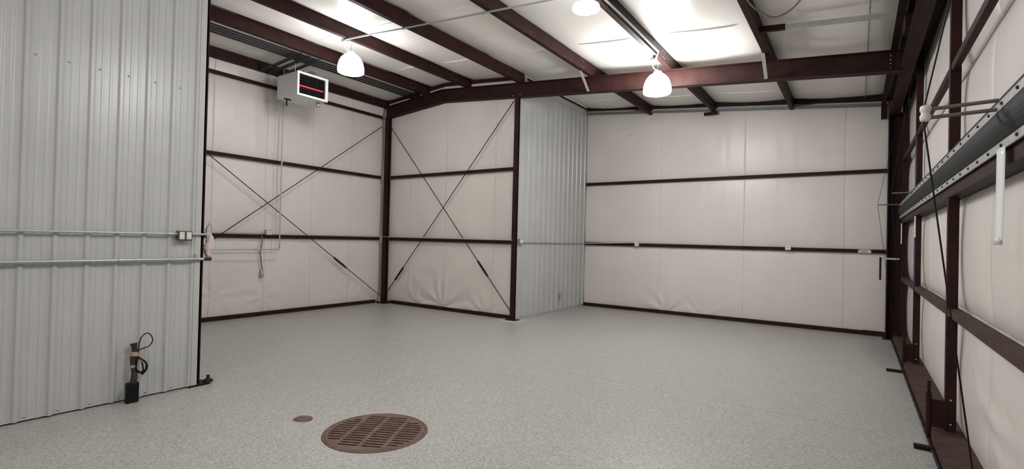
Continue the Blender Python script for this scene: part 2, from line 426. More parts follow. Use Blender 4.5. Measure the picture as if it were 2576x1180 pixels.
tag(MB().prism([(0, 0), (.03, 0), (.03, .012), (.012, .03), (0, .03)], lambda u, v, t: (XW+u+.002, YB-v-.002, t), .03, 4.74).build('trim_2', M['pvc']), kind='structure')
tag(MB().box((XW+.0, YM+.3, zr(XW)+PH-.055), (XW+.05, YB-.02, zr(XW)+PH-.01)).build('trim_3', M['brown']), kind='structure')

# brown base channels
def base(name, lo, hi): return tag(MB().box(lo, hi).build(name, M['brown']), kind='structure')
base('baseboard_left_rear', (XL-.06, YN, 0), (XL, YM-.18, .075))
base('baseboard_middle', (-9.15, YM, 0), (-5.66, YM+.05, .075))
base('baseboard_back', (XW+.04, YB-.01, 0), (.16, YB+.05, .075))
base('baseboard_back_end', (.10, YB-.025, .012), (.43, YB+.045, .085))

# ------------------------------------------------------------ steel frame
def thing(mb, name, mt, label, cat, group=None): return tag(mb.build(name, mt), label, cat, group)
def hsec(cx, cy, wx, wy, tf=.012, tw=.009, flange='X'):
    """I section outline in plan; flange 'X' = flanges parallel to X"""
    a_, b_ = wx/2, wy/2
    if flange == 'X':
        P = [(-a_,-b_),(a_,-b_),(a_,-b_+tf),(tw/2,-b_+tf),(tw/2,b_-tf),(a_,b_-tf),(a_,b_),(-a_,b_),(-a_,b_-tf),(-tw/2,b_-tf),(-tw/2,-b_+tf),(-a_,-b_+tf)]
    else:
        P = [(-a_,-b_),(-a_+tf,-b_),(-a_+tf,-tw/2),(a_-tf,-tw/2),(a_-tf,-b_),(a_,-b_),(a_,b_),(a_-tf,b_),(a_-tf,tw/2),(-a_+tf,tw/2),(-a_+tf,b_),(-a_,b_)]
    return [(cx+x, cy+y) for x, y in P]
vert = lambda u, v, t: (u, v, t)
def column(name, cx, cy, wx, wy, z1, label, fl='X', plate=(.14, .12), bolts=True):
    root = empty(name, (cx, cy, 0), label, 'steel column')
    MB().prism(hsec(cx, cy, wx, wy, flange=fl), vert, .018, z1).build('shaft', M['brown'], root)
    MB().box((cx-plate[0], cy-plate[1], 0), (cx+plate[0], cy+plate[1], .018)).build('base_plate', M['brown'], root)
    for sx in (-1, 1):
        MB().lathe([(.022, .018), (.022, .032), (.011, .033), (.011, .05), (0, .052)], (cx+sx*(plate[0]-.035), cy-plate[1]+.03, 0), 10).build('anchor_bolt', M['brown'], root)
    return root
column('corner_column', -9.315, 8.165, .115, .095, zr(-9.35)-.26, 'brown steel column in the corner where the two braced insulated walls meet', 'X')
column('jamb_column', -5.565, 8.155, .095, .065, zr(-5.57)-.27, 'brown steel column between the braced wall and the ribbed white return wall', 'X', (.12, .10))
column('door_column', .545, 11.12, .22, .26, 4.0, 'dark brown steel column at the end of the big door beside the back wall', 'Y', (.15, .16))
c4 = column('partition_column', XW-.055, YN+.022, .09, .042, zr(XW)+.0, 'brown steel column edging the near ribbed metal wall', 'X', (.09, .10))
MB().lathe([(.05, .018), (.045, .035), (.022, .05), (.016, .055), (.016, .085), (0, .087)], (XW-.02, YN+.13, 0), 12).build('anchor_bolt', M['brown'], c4)
for o in [o for o in bpy.data.objects if o.name.startswith('anchor_bolt')]: pass
# concrete pier under the jamb column
tag(MB().lathe([(.29, 0), (.29, .006), (.285, .009), (0, .009)], (-5.58, 8.18, 0), 40).build('pier_pad', M['concrete']), 'round concrete pier pad flush with the floor under the jamb column', 'pier pad')

# rafter: one bent I-section over the middle wall, falling to the door header
def rafter():
    root = empty('roof_rafter', (XK, 8.18, ZK), 'long bent brown steel rafter from the braced corner to the door header', 'roof beam')
    yc, hw, D, tf = 8.19, .075, .28, .012
    xs = [-9.42, XK, .45]
    def run(dz0, dz1, y0, y1):
        mb = MB(); vs = []
        for x in xs: vs += [(x, y0, zr(x)+dz0), (x, y1, zr(x)+dz0), (x, y1, zr(x)+dz1), (x, y0, zr(x)+dz1)]
        fs = [(4*i+j, 4*i+(j+1) % 4, 4*i+4+(j+1) % 4, 4*i+4+j) for i in range(2) for j in range(4)] + [(3, 2, 1, 0), (8, 9, 10, 11)]
        return mb.add(vs, fs)
    run(-D, 0, yc-.005, yc+.005).build('web', M['brown'], root)
    run(-tf, 0, yc-hw, yc+hw).build('top_flange', M['brown'], root)
    run(-D, -D+tf, yc-hw, yc+hw).build('bottom_flange', M['brown'], root)
    MB().box((XK-.008, yc-hw, ZK-D), (XK+.008, yc+hw, ZK)).build('splice_plate', M['brown'], root)
    for k in range(4):
        z = zr(.3)-.06-.052*k
        MB().lathe([(.008, 0), (.008, -.007), (0, -.008)], (.33, yc-.006, z), 8, 'Y').build('bolt', M['galv'], root)
    for sx in (-.075, .085):
        MB().lathe([(.009, 0), (.009, -.008), (0, -.009)], (-5.57+sx, yc-hw+.002, zr(-5.57)-D+.03), 8, 'Y').build('bolt', M['galv'], root)
    return root
rafter()
# purlins: Z section, bottom flange toward -X
def purlin(x, y0, y1, label):
    root = empty('roof_purlin', (x, y0, zr(x)), label, 'roof purlin', 'dark brown roof purlins')
    wx = x+.035; z0 = zr(x); tt = .005
    P = [(wx, z0), (wx-.07, z0-.002), (wx-.07, z0+.02), (wx-.07+tt, z0+.02), (wx-.07+tt, z0+tt), (wx-tt, z0+tt), (wx-tt, z0+PH),
         (wx+.06, z0+PH-.004), (wx+.06, z0+PH-.022), (wx+.06-tt, z0+PH-.022), (wx+.06-tt, z0+PH-tt-.004), (wx, z0+PH-tt)]
    MB().prism(P, lambda u, v, t: (u, t, v), y0, y1).build('section', M['brown'], root)
    for yb in ((YM-.55,) if True else ()):                       # lap bolts near the rafter
        for (dy, dz) in ((0, .05), (0, .15), (.09, .05), (.09, .15)):
            MB().lathe([(.0065, 0), (.0065, .006), (0, .007)], (wx, yb+dy, z0+dz), 6, 'X').build('bolt', M['galv'], root)
    return root
ends = [YM+.05]*4 + [YB+.02]*3
plab = ['eave purlin along the top of the heater wall', 'purlin beside the black pipe run, holding the heater struts',
        'purlin carrying the box and dome lamp nearest the heater', 'purlin ending on the rafter above the jamb column',
        'purlin with a galvanised brace, passing the small LED lamp', 'purlin with a bright conduit along its side',
        'purlin with the loose cable and galvanised brace']
for x, ye, lb in zip(PUR, ends, plab):
    p = purlin(x, Y0 if x > XW-.2 else YN-.05, ye, 'dark brown steel roof ' + lb)
purlin(.36, Y0, YB, 'dark brown steel roof purlin directly above the door header')
# small roof angle closing the top of the middle wall
tag(MB().prism([(-9.4, zr(-9.4)+.10), (XK, ZK+.10), (XW-.03, zr(XW)+.10), (XW-.03, zr(XW)+.17), (XK, ZK+.17), (-9.4, zr(-9.4)+.17)], lambda u, v, t: (u, t, v), YM+.0, YM+.05).build('trim_4', M['brown']), kind='structure')
# back wall rake channel and galvanised track
tag(MB().prism([(XW+.06, zr(XW)+.26), (.43, zr(.43)+.20), (.43, zr(.43)+.095), (XW+.06, zr(XW)+.145)], lambda u, v, t: (u, t, v), YB-.10, YB+.03).build('trim_5', M['brown']), kind='structure')
thing(MB().prism([(XW+.06, zr(XW)+.085), (.40, zr(.40)+.035), (.40, zr(.40)-.005), (XW+.06, zr(XW)+.045)], lambda u, v, t: (u, t, v), YB-.09, YB-.0),
      'galvanised_track', M['zincdark'], 'long galvanised channel running along the top of the back wall', 'channel')
for (xx, lb) in ((-2.62, 'small brown splice bracket on the galvanised track under a purlin'), (.37, 'brown bracket at the end of the galvanised track beside the door column')):
    s = .28 if xx < 0 else .09
    thing(MB().box((xx-s/2-(.0), YB-.115, zr(xx)-(.075 if xx < 0 else .26)), (xx+s/2, YB-.085, zr(xx)-(.01 if xx < 0 else .0))), 'bracket', M['brown'], lb, 'bracket')
# girts
def girt_x(y0, y1, z, label, h=.068):       # on the eave wall
    P = [(XL, z-h/2), (XL, z+h/2), (XL-.006, z+h/2), (XL-.006, z-h/2+.006), (XL-.10, z-h/2+.006), (XL-.10, z-h/2)]
    P = [(XL, z-h/2), (XL, z+h/2), (XL-.11, z+h/2), (XL-.11, z+h/2-.005), (XL-.005, z+h/2-.005), (XL-.005, z-h/2)]
    thing(MB().prism(P, lambda u, v, t: (u, t, v), y0, y1), 'wall_girt', M['brown'], label, 'wall girt', 'brown wall girts')
def girt_y(y, x0, x1, z, label, h=.068):
    P = [(y, z-h/2), (y, z+h/2), (y+.11, z+h/2), (y+.11, z+h/2-.005), (y+.005, z+h/2-.005), (y+.005, z-h/2)]
    thing(MB().prism(P, lambda u, v, t: (t, u, v), x0, x1), 'wall_girt', M['brown'], label, 'wall girt', 'brown wall girts')
girt_x(YN-.05, YM-.10, Z1, 'brown girt with outlet box on it, crossing the heater wall')
girt_x(YN-.05, YM-.10, Z2, 'brown girt across the heater wall halfway up, behind the vertical pipe')
girt_x(YN-.05, YM-.10, 4.46, 'brown girt just under the roof on the heater wall, behind the heater')
girt_y(YM, -9.25, -5.63, Z1, 'lower brown girt of the short cross-braced wall beside the return wall')
girt_y(YM, -9.25, -5.63, Z2, 'upper brown girt of the short cross-braced wall beside the return wall')
girt_y(YB, XW+.02, .43, Z1, 'brown girt on the back wall carrying two small round-cornered boxes')
girt_y(YB, XW+.02, .43, Z2, 'upper brown girt on the back wall, with nothing fixed to it')
# cross bracing rods
def brace(p, q, label, tb=None):
    root = empty('brace_rod', p, label, 'brace rod', 'steel cross-brace rods')
    P, Q = Vector(p), Vector(q)
    MB().tube([P, Q], .0085, 8).build('rod', M['brown'], root)
    if tb:
        d = (Q-P).normalized(); c = P + (Q-P)*tb
        n = d.cross(Vector((1, 0, 0)) if abs(d.x) < .3 else Vector((0, 1, 0))).normalized()
        for s in (-1, 1): MB().tube([c-d*.13+n*s*.017, c+d*.13+n*s*.017], .008, 8).build('turnbuckle_bar', M['darkpipe'], root)
        for s in (-1, 1): MB().tube([c+d*s*.125, c+d*s*.20], .021, 8).build('turnbuckle_nut', M['darkpipe'], root)
    return root
bx = XL+.09
brace((bx, YN-.05, 4.225), (bx, 8.09, .18), 'thin brace rod falling toward the corner column on the heater wall', .80)
brace((bx+.02, YN-.05, .08), (bx+.02, 8.03, 4.22), 'thin brace rod rising toward the corner column on the heater wall')
by = YM-.055
brace((-9.24, by, 4.23), (-5.62, by, .17), 'thin brace rod falling toward the jamb column on the middle wall', .80)
brace((-9.22, by+.02, .28), (-5.67, by+.02, 4.36), 'thin brace rod rising toward the jamb column on the middle wall', .11)
# flange braces under two purlins and the galvanised strut by the door
def flat(p, q, wd, th, side):
    P, Q = Vector(p), Vector(q); d = (Q-P).normalized(); s = Vector(side).normalized(); n = d.cross(s).normalized()
    vs = [b + s*i*wd/2 + n*j*th/2 for b in (P, Q) for i, j in ((-1,-1),(1,-1),(1,1),(-1,1))]
    return MB().add(vs, [(0,1,5,4),(1,2,6,5),(2,3,7,6),(3,0,4,7),(3,2,1,0),(4,5,6,7)])
for (xx, nm) in ((-3.97, 'on the purlin beside the jamb column bay'), (-1.10, 'on the purlin that holds the loose cable')):
    mb = flat((xx-.03, 7.72, zr(xx)+.04), (xx-.03, 8.10, zr(xx)-.27), .042, .006, (1, 0, 0))
    mb2 = flat((xx-.053, 7.74, zr(xx)+.05), (xx-.053, 8.12, zr(xx)-.26), .04, .006, (0, .6, .8)); mb.add(mb2.v, mb2.f)
    thing(mb, 'flange_brace', M['galv'], 'galvanised angle brace from rafter flange to roof, ' + nm, 'brace', 'galvanised flange braces')
root = empty('roof_strut', (-.7, 7.05, 4.3), 'galvanised channel strut from the last roof purlin to the door header', 'strut')
mb = flat((-.78, 7.05, zr(-.78)+.06), (.42, 7.05, zr(.42)+.05), .058, .03, (0, 0, 1)); mb.build('channel', M['galv'], root)
flat((-1.06, 7.05, zr(-1.06)+.06), (-.78, 7.05, zr(-.78)+.06), .07, .05, (0, 0, 1)).build('end_clip', M['brown'], root)

# ------------------------------------------------------------ big folding door along the right side
X0, X1 = .62, .69                                # posts
DY1 = 10.93
door = tag(MB().box((.80, Y0, .0), (.84, YB+.1, 4.6)).build('door_1', M['vinyl']), kind='structure')
DS = [Y0, -1.6, .9, 2.95, 4.45, 6.0, 7.58, 9.3, DY1+.05]
for i in range(len(DS)-1):
    fan = [(5.0, .9, .5, .006, 8), (4.0, .5, .7, .012, 9)]
    blanket('insulation_strip', DS[i], DS[i+1], .08, 2.08, lambda u, v, d: (.765-d, u, v), [], [.05, 1.09, 2.12], door, M['vinyl'], du=.12, amp=.05, fans=fan, seed=100+i*3.3, seam=i > 0)
    blanket('insulation_strip', DS[i], DS[i+1], 2.36, 4.24, lambda u, v, d: (.765-d, u, v), [], [2.33, 3.12, 4.28], door, M['vinyl'], du=.12, amp=.05, seed=140+i*2.9)
MB().prism([(XD, 0), (.78, 0), (.78, .10), (XD, .10)], lambda u, v, t: (u, t, v), Y0, DY1).build('bottom_beam', M['brown_dusty'], door)
mb = MB()
y = Y0
while y < DY1-.02:                                # wavy rubber sweep along the floor
    y2 = min(y+.22, DY1); k = .006*random.random()
    mb.tube([(XD-.012-k, y, .016), (XD-.016+k, (y+y2)/2, .013), (XD-.012-k, y2, .016)], .012, 6); y = y2
tag(mb.build('floor_sweep', M['black'], door), kind='stuff')
POSTS = [-3.3, -.38, 2.52, 5.47, 8.40, 10.86]
for y in POSTS:
    MB().box((X0, y-.001, .10), (X1, y+.075, 2.03)).build('post', M['brown'], door)
    MB().box((X0, y-.001, 2.42), (X1, y+.075, 4.24)).build('post', M['brown'], door)
for y in POSTS[3:5]:
    for z in (.16, .36): MB().lathe([(.008, 0), (.008, -.006), (0, -.007)], (X0+.035, y-.001, z), 8, 'Y').build('post_bolt', M['galv'], door)
for i in range(len(POSTS)-1):
    ya, yb = POSTS[i]+.075, POSTS[i+1]
    MB().box((X0+.005, ya, 1.055), (X1+.02, yb, 1.115)).build('rail', M['brown_dusty'], door)
    MB().cbox((X0+.005, ya, 3.085), (X0+.055, yb, 3.155), b=.010).build('rail', M['brown'], door)
MB().box((X0, Y0, 2.035), (.77, DY1, 2.13)).build('hinge_rail', M['brown'], door)
MB().box((X0, Y0, 2.35), (.77, DY1, 2.42)).build('hinge_rail', M['brown'], door)
MB().box((X0, Y0, 4.20), (.77, DY1, 4.28)).build('top_rail', M['brown'], door)
# rubber hinge flap, bulging a little into the room
P = []
for i in range(9):
    q = i/8; z = 2.145+(2.345-2.145)*q; P.append((X0-.012-.035*math.sin(PI*q)**.8, z))
P += [(x+.006, z) for x, z in reversed(P)]
MB().prism(P, lambda u, v, t: (u, t, v), Y0, DY1).build('rubber_flap', M['black'], door)
for z in (2.137, 2.353):
    s = MB().box((X0-.022, Y0, z-.022), (X0-.012, DY1, z+.022)).build('clamp_strip', M['zinc'], door)
    mb = MB(); y = 1.36
    while y < DY1: mb.lathe([(.009, 0), (.009, -.005), (.005, -.009), (0, -.009)], (X0-.022, y, z), 8, 'X'); y += .305
    tag(mb.build('rivets', M['louver'], s), kind='stuff')
# truss arms with rods
def arm(y, tip, label=None):
    z = 2.36; L = X0-.02-tip
    for dz in (-.024, .024):
        MB().tube([(X0-.015, y, z+dz+.012), (tip, y, z+dz)] if y < 5 else [(X0-.015, y+dz, z), (tip, y+dz*.6, z)], .0105 if y < 5 else .009, 10).build('truss_arm', M['cable'], door)
    if y < 5:
        MB().lathe([(0, -.044), (.020, -.044), (.025, -.036), (.026, -.014), (.020, -.004), (.020, .004), (.026, .014), (.025, .036), (.020, .044), (0, .044)], (tip, y-.012, z), 20).build('guide_roller', M['pulley'], door)
    MB().tube([(X0-.0, y, 4.19), (tip-.012, y, z), (X0-.055, y, .10)], .0045 if y < 5 else .003, 8).build('truss_rod', M['blackpl'], door)
arm(3.62, .305); arm(8.62, .385); arm(10.88, .30); arm(-1.4, .305)
# hanging tape strip
vs = []; fs = []
for i in range(13):
    z = 2.12-.49*i/12; b = .004+.006*(i/12)**2
    for k in range(4): vs.append((X0-.024-b-.004*math.sin(k*1.3), 3.56-.165*k/3, z))
for i in range(12):
    for k in range(3): fs.append((4*i+k, 4*i+k+1, 4*i+k+5, 4*i+k+4))
b = len(vs); vs += [(X0-.036, 3.395, 1.632), (X0-.060, 3.425, 1.655), (X0-.045, 3.395, 1.67)]; fs.append((b, b+1, b+2))
o = MB().add(vs, fs, True).build('loose_facing_strip', M['white'], door)
md = o.modifiers.new('thick', 'SOLIDIFY'); md.thickness = .002
# purple tape on the far post, small white strips
MB().box((X0-.003, 8.397, 2.43), (X0+.012, 8.42, 3.10)).build('tape_patch', M['purple'], door)
MB().box((X0-.003, 8.397, 1.12), (X0+.012, 8.42, 1.75)).build('tape_patch', M['purple'], door)
MB().box((X0-.004, 8.395, 1.75), (X0+.010, 8.42, 2.03)).build('loose_facing_strip', M['white'], door)
MB().box((X0-.004, 10.82, 1.68), (X0+.010, 10.85, 2.03)).build('loose_facing_strip', M['white'], door)
# cane bolt and stops at the near post, and at the far post
def cane(y, x):
    MB().tube([(x, y, .02), (x, y, .50)], .013, 10).build('cane_bolt', M['brown'], door)
    MB().tube([(x, y, .06), (x, y, .40)], .020, 12).build('bolt_sleeve', M['brown'], door)
    MB().box((x+.005, y-.006, .12), (X0+.01, y+.006, .35)).build('bolt_bracket', M['brown'], door)
cane(5.47, .515); cane(8.40, .53)
for (y, s) in ((5.20, 1), (8.2, .8)):
    MB().box((.40*s+.1*(1-s), y-.03, .0), (.545, y+.03, .030)).build('floor_stop', M['brown'], door)
    MB().box((.535, y-.045, .0), (.548, y+.01, .07)).build('stop_tab', M['brown'], door)
# latch arm by the end column
MB().box((.325, 10.80, 1.05), (.355, 10.815, 1.44)).build('latch_bar', M['brown'], door)
MB().box((.33, 10.80, 1.405), (.60, 10.83, 1.435)).build('latch_arm', M['galv'], door)
# header
hd = empty('door_header', (.5, 4, 3.93), 'dark brown steel header beam along the top of the big door', 'header beam')
MB().box((.43, Y0, 3.93), (.58, YB-.1, 3.945)).build('bottom_flange', M['brown'], hd)
MB().box((.495, Y0, 3.945), (.51, YB-.1, 4.26)).build('web', M['brown'], hd)
MB().box((.43, Y0, 4.25), (.58, YB-.1, 4.265)).build('top_flange', M['brown'], hd)
MB().box((.40, 6.9, 4.03), (.495, 7.2, 4.17)).build('bracket_plate', M['brown'], hd)
tag(MB().box((.70, Y0, 4.285), (.78, YB, 4.45)).build('wall_right', M['vinyl']), kind='structure')

# ------------------------------------------------------------ lamps
def hook_chain(c, z0, z1, parent):
    n = max(1, int((z1-z0)/.035))
    for k in range(n):
        z = z0+(z1-z0)*(k+.5)/n
        pts = [(c[0]+(.009*math.cos(A) if k % 2 else 0), c[1]+(0 if k % 2 else .009*math.cos(A)), z+.021*math.sin(A)) for A in [2*PI*i/10 for i in range(10)]]
        MB().tube(pts, .0028, 6, closed=True).build('chain_link', M['galv'], parent)
def dome_lamp(x, y, zb, ztop, label, box=(0, 0), power=1.0):
    root = empty('dome_lamp', (x, y, zb), label, 'lamp', 'acrylic dome lamps')
    H = .37
    prof = [(.0, .06), (.10, .035), (.165, .012), (.198, .0), (.208, .012), (.212, .05), (.206, .11), (.190, .17), (.165, .225), (.130, .268), (.100, .292), (.085, .300), (0, .300)]
    dm = MB().lathe(prof[4:], (x, y, zb), 48).build('acrylic_dome', emit('glowing_acrylic', LAMP_C, LAMP_E*power*.9), root)
    MB().lathe(prof[:5], (x, y, zb), 48).build('bottom_lens', emit('glowing_lens', LAMP_C, LAMP_E*power*1.35), root)
    MB().lathe([(.0, .300), (.062, .300), (.066, .312), (.066, .338), (.045, .352), (.0, .352)], (x, y, zb), 28).build('ballast_cap', M['white'], root)
    hook_chain((x, y), zb+.36, ztop, root)
    pts = []
    for i in range(15):
        q = i/14; px = x+box[0]*q; py = y+box[1]*q
        pts.append((px+.02*math.sin(q*9), py-.05*math.sin(q*PI)*(.6), zb+.34+(ztop+.0-zb-.34)*q - .05*math.sin(q*PI)))
    MB().tube(pts, .006, 8).build('power_cord', M['white'], root)
    return root
zl1, zl2 = 4.285, 3.925
dome_lamp(-6.93, 5.24, zl1, zr(-6.93), 'glowing acrylic dome lamp hanging near the heater, at the end of the crossing conduit', (-.02, -.13), .53)
dome_lamp(-2.60, 7.66, zl2, zr(-2.6), 'glowing acrylic dome lamp hanging close in front of the long rafter', (-.02, -.19), 1.35)
dome_lamp(-2.60, 2.75, 3.50, zr(-2.6), 'glowing acrylic dome lamp over the open floor, away from the rafter', (-.02, -.16), .85)
dome_lamp(-2.60, -2.1, 3.95, zr(-2.6), 'glowing acrylic dome lamp, guessed and added at the unseen end of the room', (-.02, -.16), .8)  # guessed lamp, added behind the camera to help light the room
def jbox(name, c, s, label, oct=False, cat='junction box'):
    root = empty(name, c, label, cat)
    x, y, z = c
    if oct:
        MB().lathe([(0, -.045), (.052, -.045), (.055, -.04), (.055, 0), (0, 0)], (x, y, z), 8).build('body', M['galv'], root)
        MB().lathe([(0, -.045), (.045, -.045), (.048, -.052), (.02, -.056), (0, -.056)], (x, y, z), 16).build('cover', M['white'], root)
    return root
jbox('ceiling_box', (-6.95, 5.12, zr(-6.95)-.005), .1, 'octagonal steel box on a purlin where the crossing conduit ends', True)
jbox('ceiling_box', (-2.60, 7.47, zr(-2.6)-.005), .1, 'octagonal steel box on the purlin above the dome lamp by the rafter', True)
# small LED lamp at the other end of the conduit
root = empty('led_lamp', (-2.66, 5.22, 4.25), 'small bright LED lamp fixed directly under a roof purlin', 'lamp')
lx, ly, lz = -2.62, 5.20, 4.275
MB().lathe([(0, .13), (.05, .13), (.052, .09), (.045, .05), (.03, .04), (0, .04)], (lx, ly, lz), 20).build('lamp_base', M['white'], root)
for k in range(3):
    A0 = k*2*PI/3 + .55; vs = []; fs = []; NA, top = 9, []
    for (rr, z) in ((.035, .055), (.10, .060), (.150, .035), (.158, .012), (.150, .0), (.09, -.012), (.035, -.012)):
        for q in range(NA):
            A = A0 + math.radians(-54+108*q/(NA-1)); vs.append((lx+rr*math.cos(A), ly+rr*math.sin(A), lz+z))
    for i in range(7):
        for q in range(NA-1): fs.append((i*NA+q, i*NA+q+1, ((i+1) % 7)*NA+q+1, ((i+1) % 7)*NA+q))
    fs += [tuple(i*NA for i in range(7)), tuple(i*NA+NA-1 for i in range(6, -1, -1))]
    pn = MB().add(vs, fs, True).build('light_panel', M['ledpanel'], root)
    cv = MB(); b = []
    for (rr, z) in ((.030, .074), (.10, .078), (.152, .050), (.150, .040), (.10, .064), (.030, .060)):
        for q in range(NA):
            A = A0 + math.radians(-55+110*q/(NA-1)); b.append((lx+rr*math.cos(A), ly+rr*math.sin(A), lz+z))
    f2 = [(i*NA+q, i*NA+q+1, ((i+1) % 6)*NA+q+1, ((i+1) % 6)*NA+q) for i in range(6) for q in range(NA-1)] + [tuple(i*NA for i in range(6)), tuple(i*NA+NA-1 for i in range(5, -1, -1))]
    cv.add(b, f2, True).build('heat_sink', M['heater'], pn)
jbox('ceiling_box', (lx, ly, zr(-2.6)-.005), .1, 'octagonal steel box holding the small LED lamp under a purlin', True)

# ------------------------------------------------------------ conduits, boxes
def conduit(pts, label, rr=.0125, mt='galv', cpl=(), cat='conduit', group=None):
    root = empty('conduit', pts[0], label, cat, group)
    MB().tube(pts, rr, 10).build('tube', M[mt], root)
    for (p, q) in cpl: MB().tube([p, q], rr*1.45, 10).build('coupling', M[mt], root)
    return root
cp = [(x, 5.10, zr(x)-.018) for x in (-6.90, -5.5, -4.0, -2.68)]
conduit(cp, 'galvanised conduit crossing under several purlins near the heater lamp', .0125, cpl=[((x-.03, 5.10, zr(x)-.018), (x+.03, 5.10, zr(x)-.018)) for x in (-5.53, -4.05)])
conduit([(-2.50, Y0+.2, zr(-2.56)+.035), (-2.50, 7.38, zr(-2.56)+.035), (-2.56, 7.44, zr(-2.56)-.03)], 'bright galvanised conduit fixed along the side of a purlin', .014)
# near partition
xc = XW+.045
conduit([(xc, Y0+.2, 1.572), (xc, 2.30, 1.572)], 'upper galvanised conduit across the near ribbed wall, leading into the outlet box', .0115, cpl=[((xc, 2.13, 1.572), (xc, 2.17, 1.572)), ((xc, .2, 1.572), (xc, .25, 1.572))])
conduit([(xc, 2.32, 1.572), (xc, 2.50, 1.572), (xc-.004, 2.512, 1.572)], 'short conduit stub between the outlet box and the edge of the near wall', .0115, cpl=[((xc, 2.475, 1.572), (xc, 2.505, 1.572))])
root = conduit([(xc, Y0+.2, 1.318), (xc, 2.47, 1.318)], 'lower and thicker galvanised pipe across the near ribbed wall, with a capped end', .0155, cpl=[((xc, 1.735, 1.318), (xc, 1.775, 1.318))], cat='pipe')
MB().tube([(xc, 2.465, 1.318), (xc, 2.535, 1.318)], .0195, 14).build('end_cap', M['louver'], root)
MB().box((xc-.04, 2.385, 1.30), (xc-.01, 2.405, 1.37)).build('pipe_clamp', M['galv'], root)
def outlet(c, nrm, label, n=2, w=.065, mt='mulls', s=.10, d=.055, face='plate'):
    """square box: c = centre at the wall, nrm 'X' or 'Y-' """
    root = empty('outlet_box', c, label, 'outlet box'); x, y, z = c
    if nrm == 'X':
        f = lambda u, v, d0, d1: ((x+d0, y+u[0], z+v[0]), (x+d1, y+u[1], z+v[1]))
    else:
        f = lambda u, v, d0, d1: ((x+u[0], y-d1, z+v[0]), (x+u[1], y-d0, z+v[1]))
    MB().cbox(*f((-w, w), (-s/2, s/2), 0, d), b=.005).build('box', M[mt], root)
    for k in range(n):
        c0 = (k-(n-1)/2)*w*.98
        pl = MB().cbox(*f((c0-.022, c0+.022), (-.035, .036), d-.002, d+.005), b=.002).build('receptacle', M[face], root)
        for dz in (-.018, .018):
            for du in (-.006, .006):
                MB().box(*f((c0+du-.0015, c0+du+.0015), (dz-.004, dz+.004), d+.0052, d+.006)).build('slot', M['blackpl'], pl)
    return root
outlet((XW+.02, 2.275, 1.555), 'X', 'dark two-gang outlet box with white receptacles on the near ribbed wall')
outlet((XL+.005, 5.33, 1.615), 'X', 'steel two-gang outlet box on the girt of the heater wall', 2, .058, 'galv')
outlet((XW+.02, 8.39, 1.565), 'X', 'steel outlet box on the ribbed return wall beside the jamb column', 2, .055, 'galv')
conduit([(XL+.012, YN+.1, 1.595), (XL+.012, 5.27, 1.595)], 'thin galvanised conduit along the girt of the heater wall', .010, cpl=[((XL+.012, 5.20, 1.595), (XL+.012, 5.25, 1.595))])
conduit([(XL+.012, 5.40, 1.585), (XL+.012, YM-.13, 1.585), (XL+.05, YM-.115, 1.585), (-5.62, YM-.115, 1.585), (-5.56, YM-.06, 1.575), (XW+.035, YM+.12, 1.545)],
        'thin galvanised conduit following the girts round the corner to the return wall', .0085)
conduit([(XW+.035, 8.45, 1.54), (XW+.035, YB-.06, 1.54), (XW+.06, YB-.03, 1.54), (-4.285, YB-.025, 1.585)], 'thin galvanised conduit crossing the ribbed return wall to the first back wall box', .010)
conduit([(-4.12, YB-.025, 1.585), (-1.16, YB-.025, 1.585)], 'thin galvanised conduit between the two boxes on the back wall girt', .010, cpl=[((-2.65, YB-.025, 1.585), (-2.60, YB-.025, 1.585))])
def round_box(c, label):
    root = empty('junction_box', c, label, 'junction box', 'boxes on the back wall girt'); x, y, z = c
    MB().cbox((x-.052, y-.05, z-.052), (x+.052, y, z+.052), b=.016).build('body', M['galv'], root)
    MB().cbox((x-.050, y-.056, z-.050), (x+.050, y-.048, z+.050), b=.004).build('cover', M['plate'], root)
    for q in (0, 1): MB().box((x-(.03 if q else .003), y-.0575, z-(.003 if q else .03)), (x+(.03 if q else .003), y-.056, z+(.003 if q else .03))).build('cross_mark', M['galv'], root)
round_box((-4.22, YB-.005, 1.56), 'small pale square box on the back wall girt, close to the return wall')
round_box((-1.12, YB-.005, 1.57), 'small pale square box on the back wall girt, closer to the door column')
# sticker on the girt
root = empty('warning_label', (.11, YB, 1.54), 'white and pink printed label stuck to the back wall girt near the door column', 'label')
MB().box((.02, YB-.004, 1.505), (.215, YB-.0005, 1.565)).build('paper', M['plate'], root)
MB().box((.055, YB-.0055, 1.525), (.17, YB-.004, 1.552)).build('print', M['pink'], root)
for x in (.022, .190): MB().box((x, YB-.0055, 1.548), (x+.023, YB-.004, 1.562)).build('print', M['stickerred'], root)
for k in range(3): MB().box((.05, YB-.0055, 1.510+.0045*k), (.20-.02*k, YB-.004, 1.512+.0045*k)).build('print', M['pink'], root)

# black gas / air lines along the roof beside the heater
for k in range(4):
    x = -8.30-.085*k; z = zr(x)+.035
    thing(MB().tube([(x, YN-.05, z), (x, YM+.02, z)], .017, 8), 'roof_pipe', M['darkpipe'], ('black roof pipe running closest to the brown purlin beside the heater', 'black roof pipe second from the brown purlin, in a run of four', 'black roof pipe third from the brown purlin, in a run of four', 'black roof pipe farthest from the purlin, nearest the heater wall')[k], 'pipe', 'black pipes under the roof')

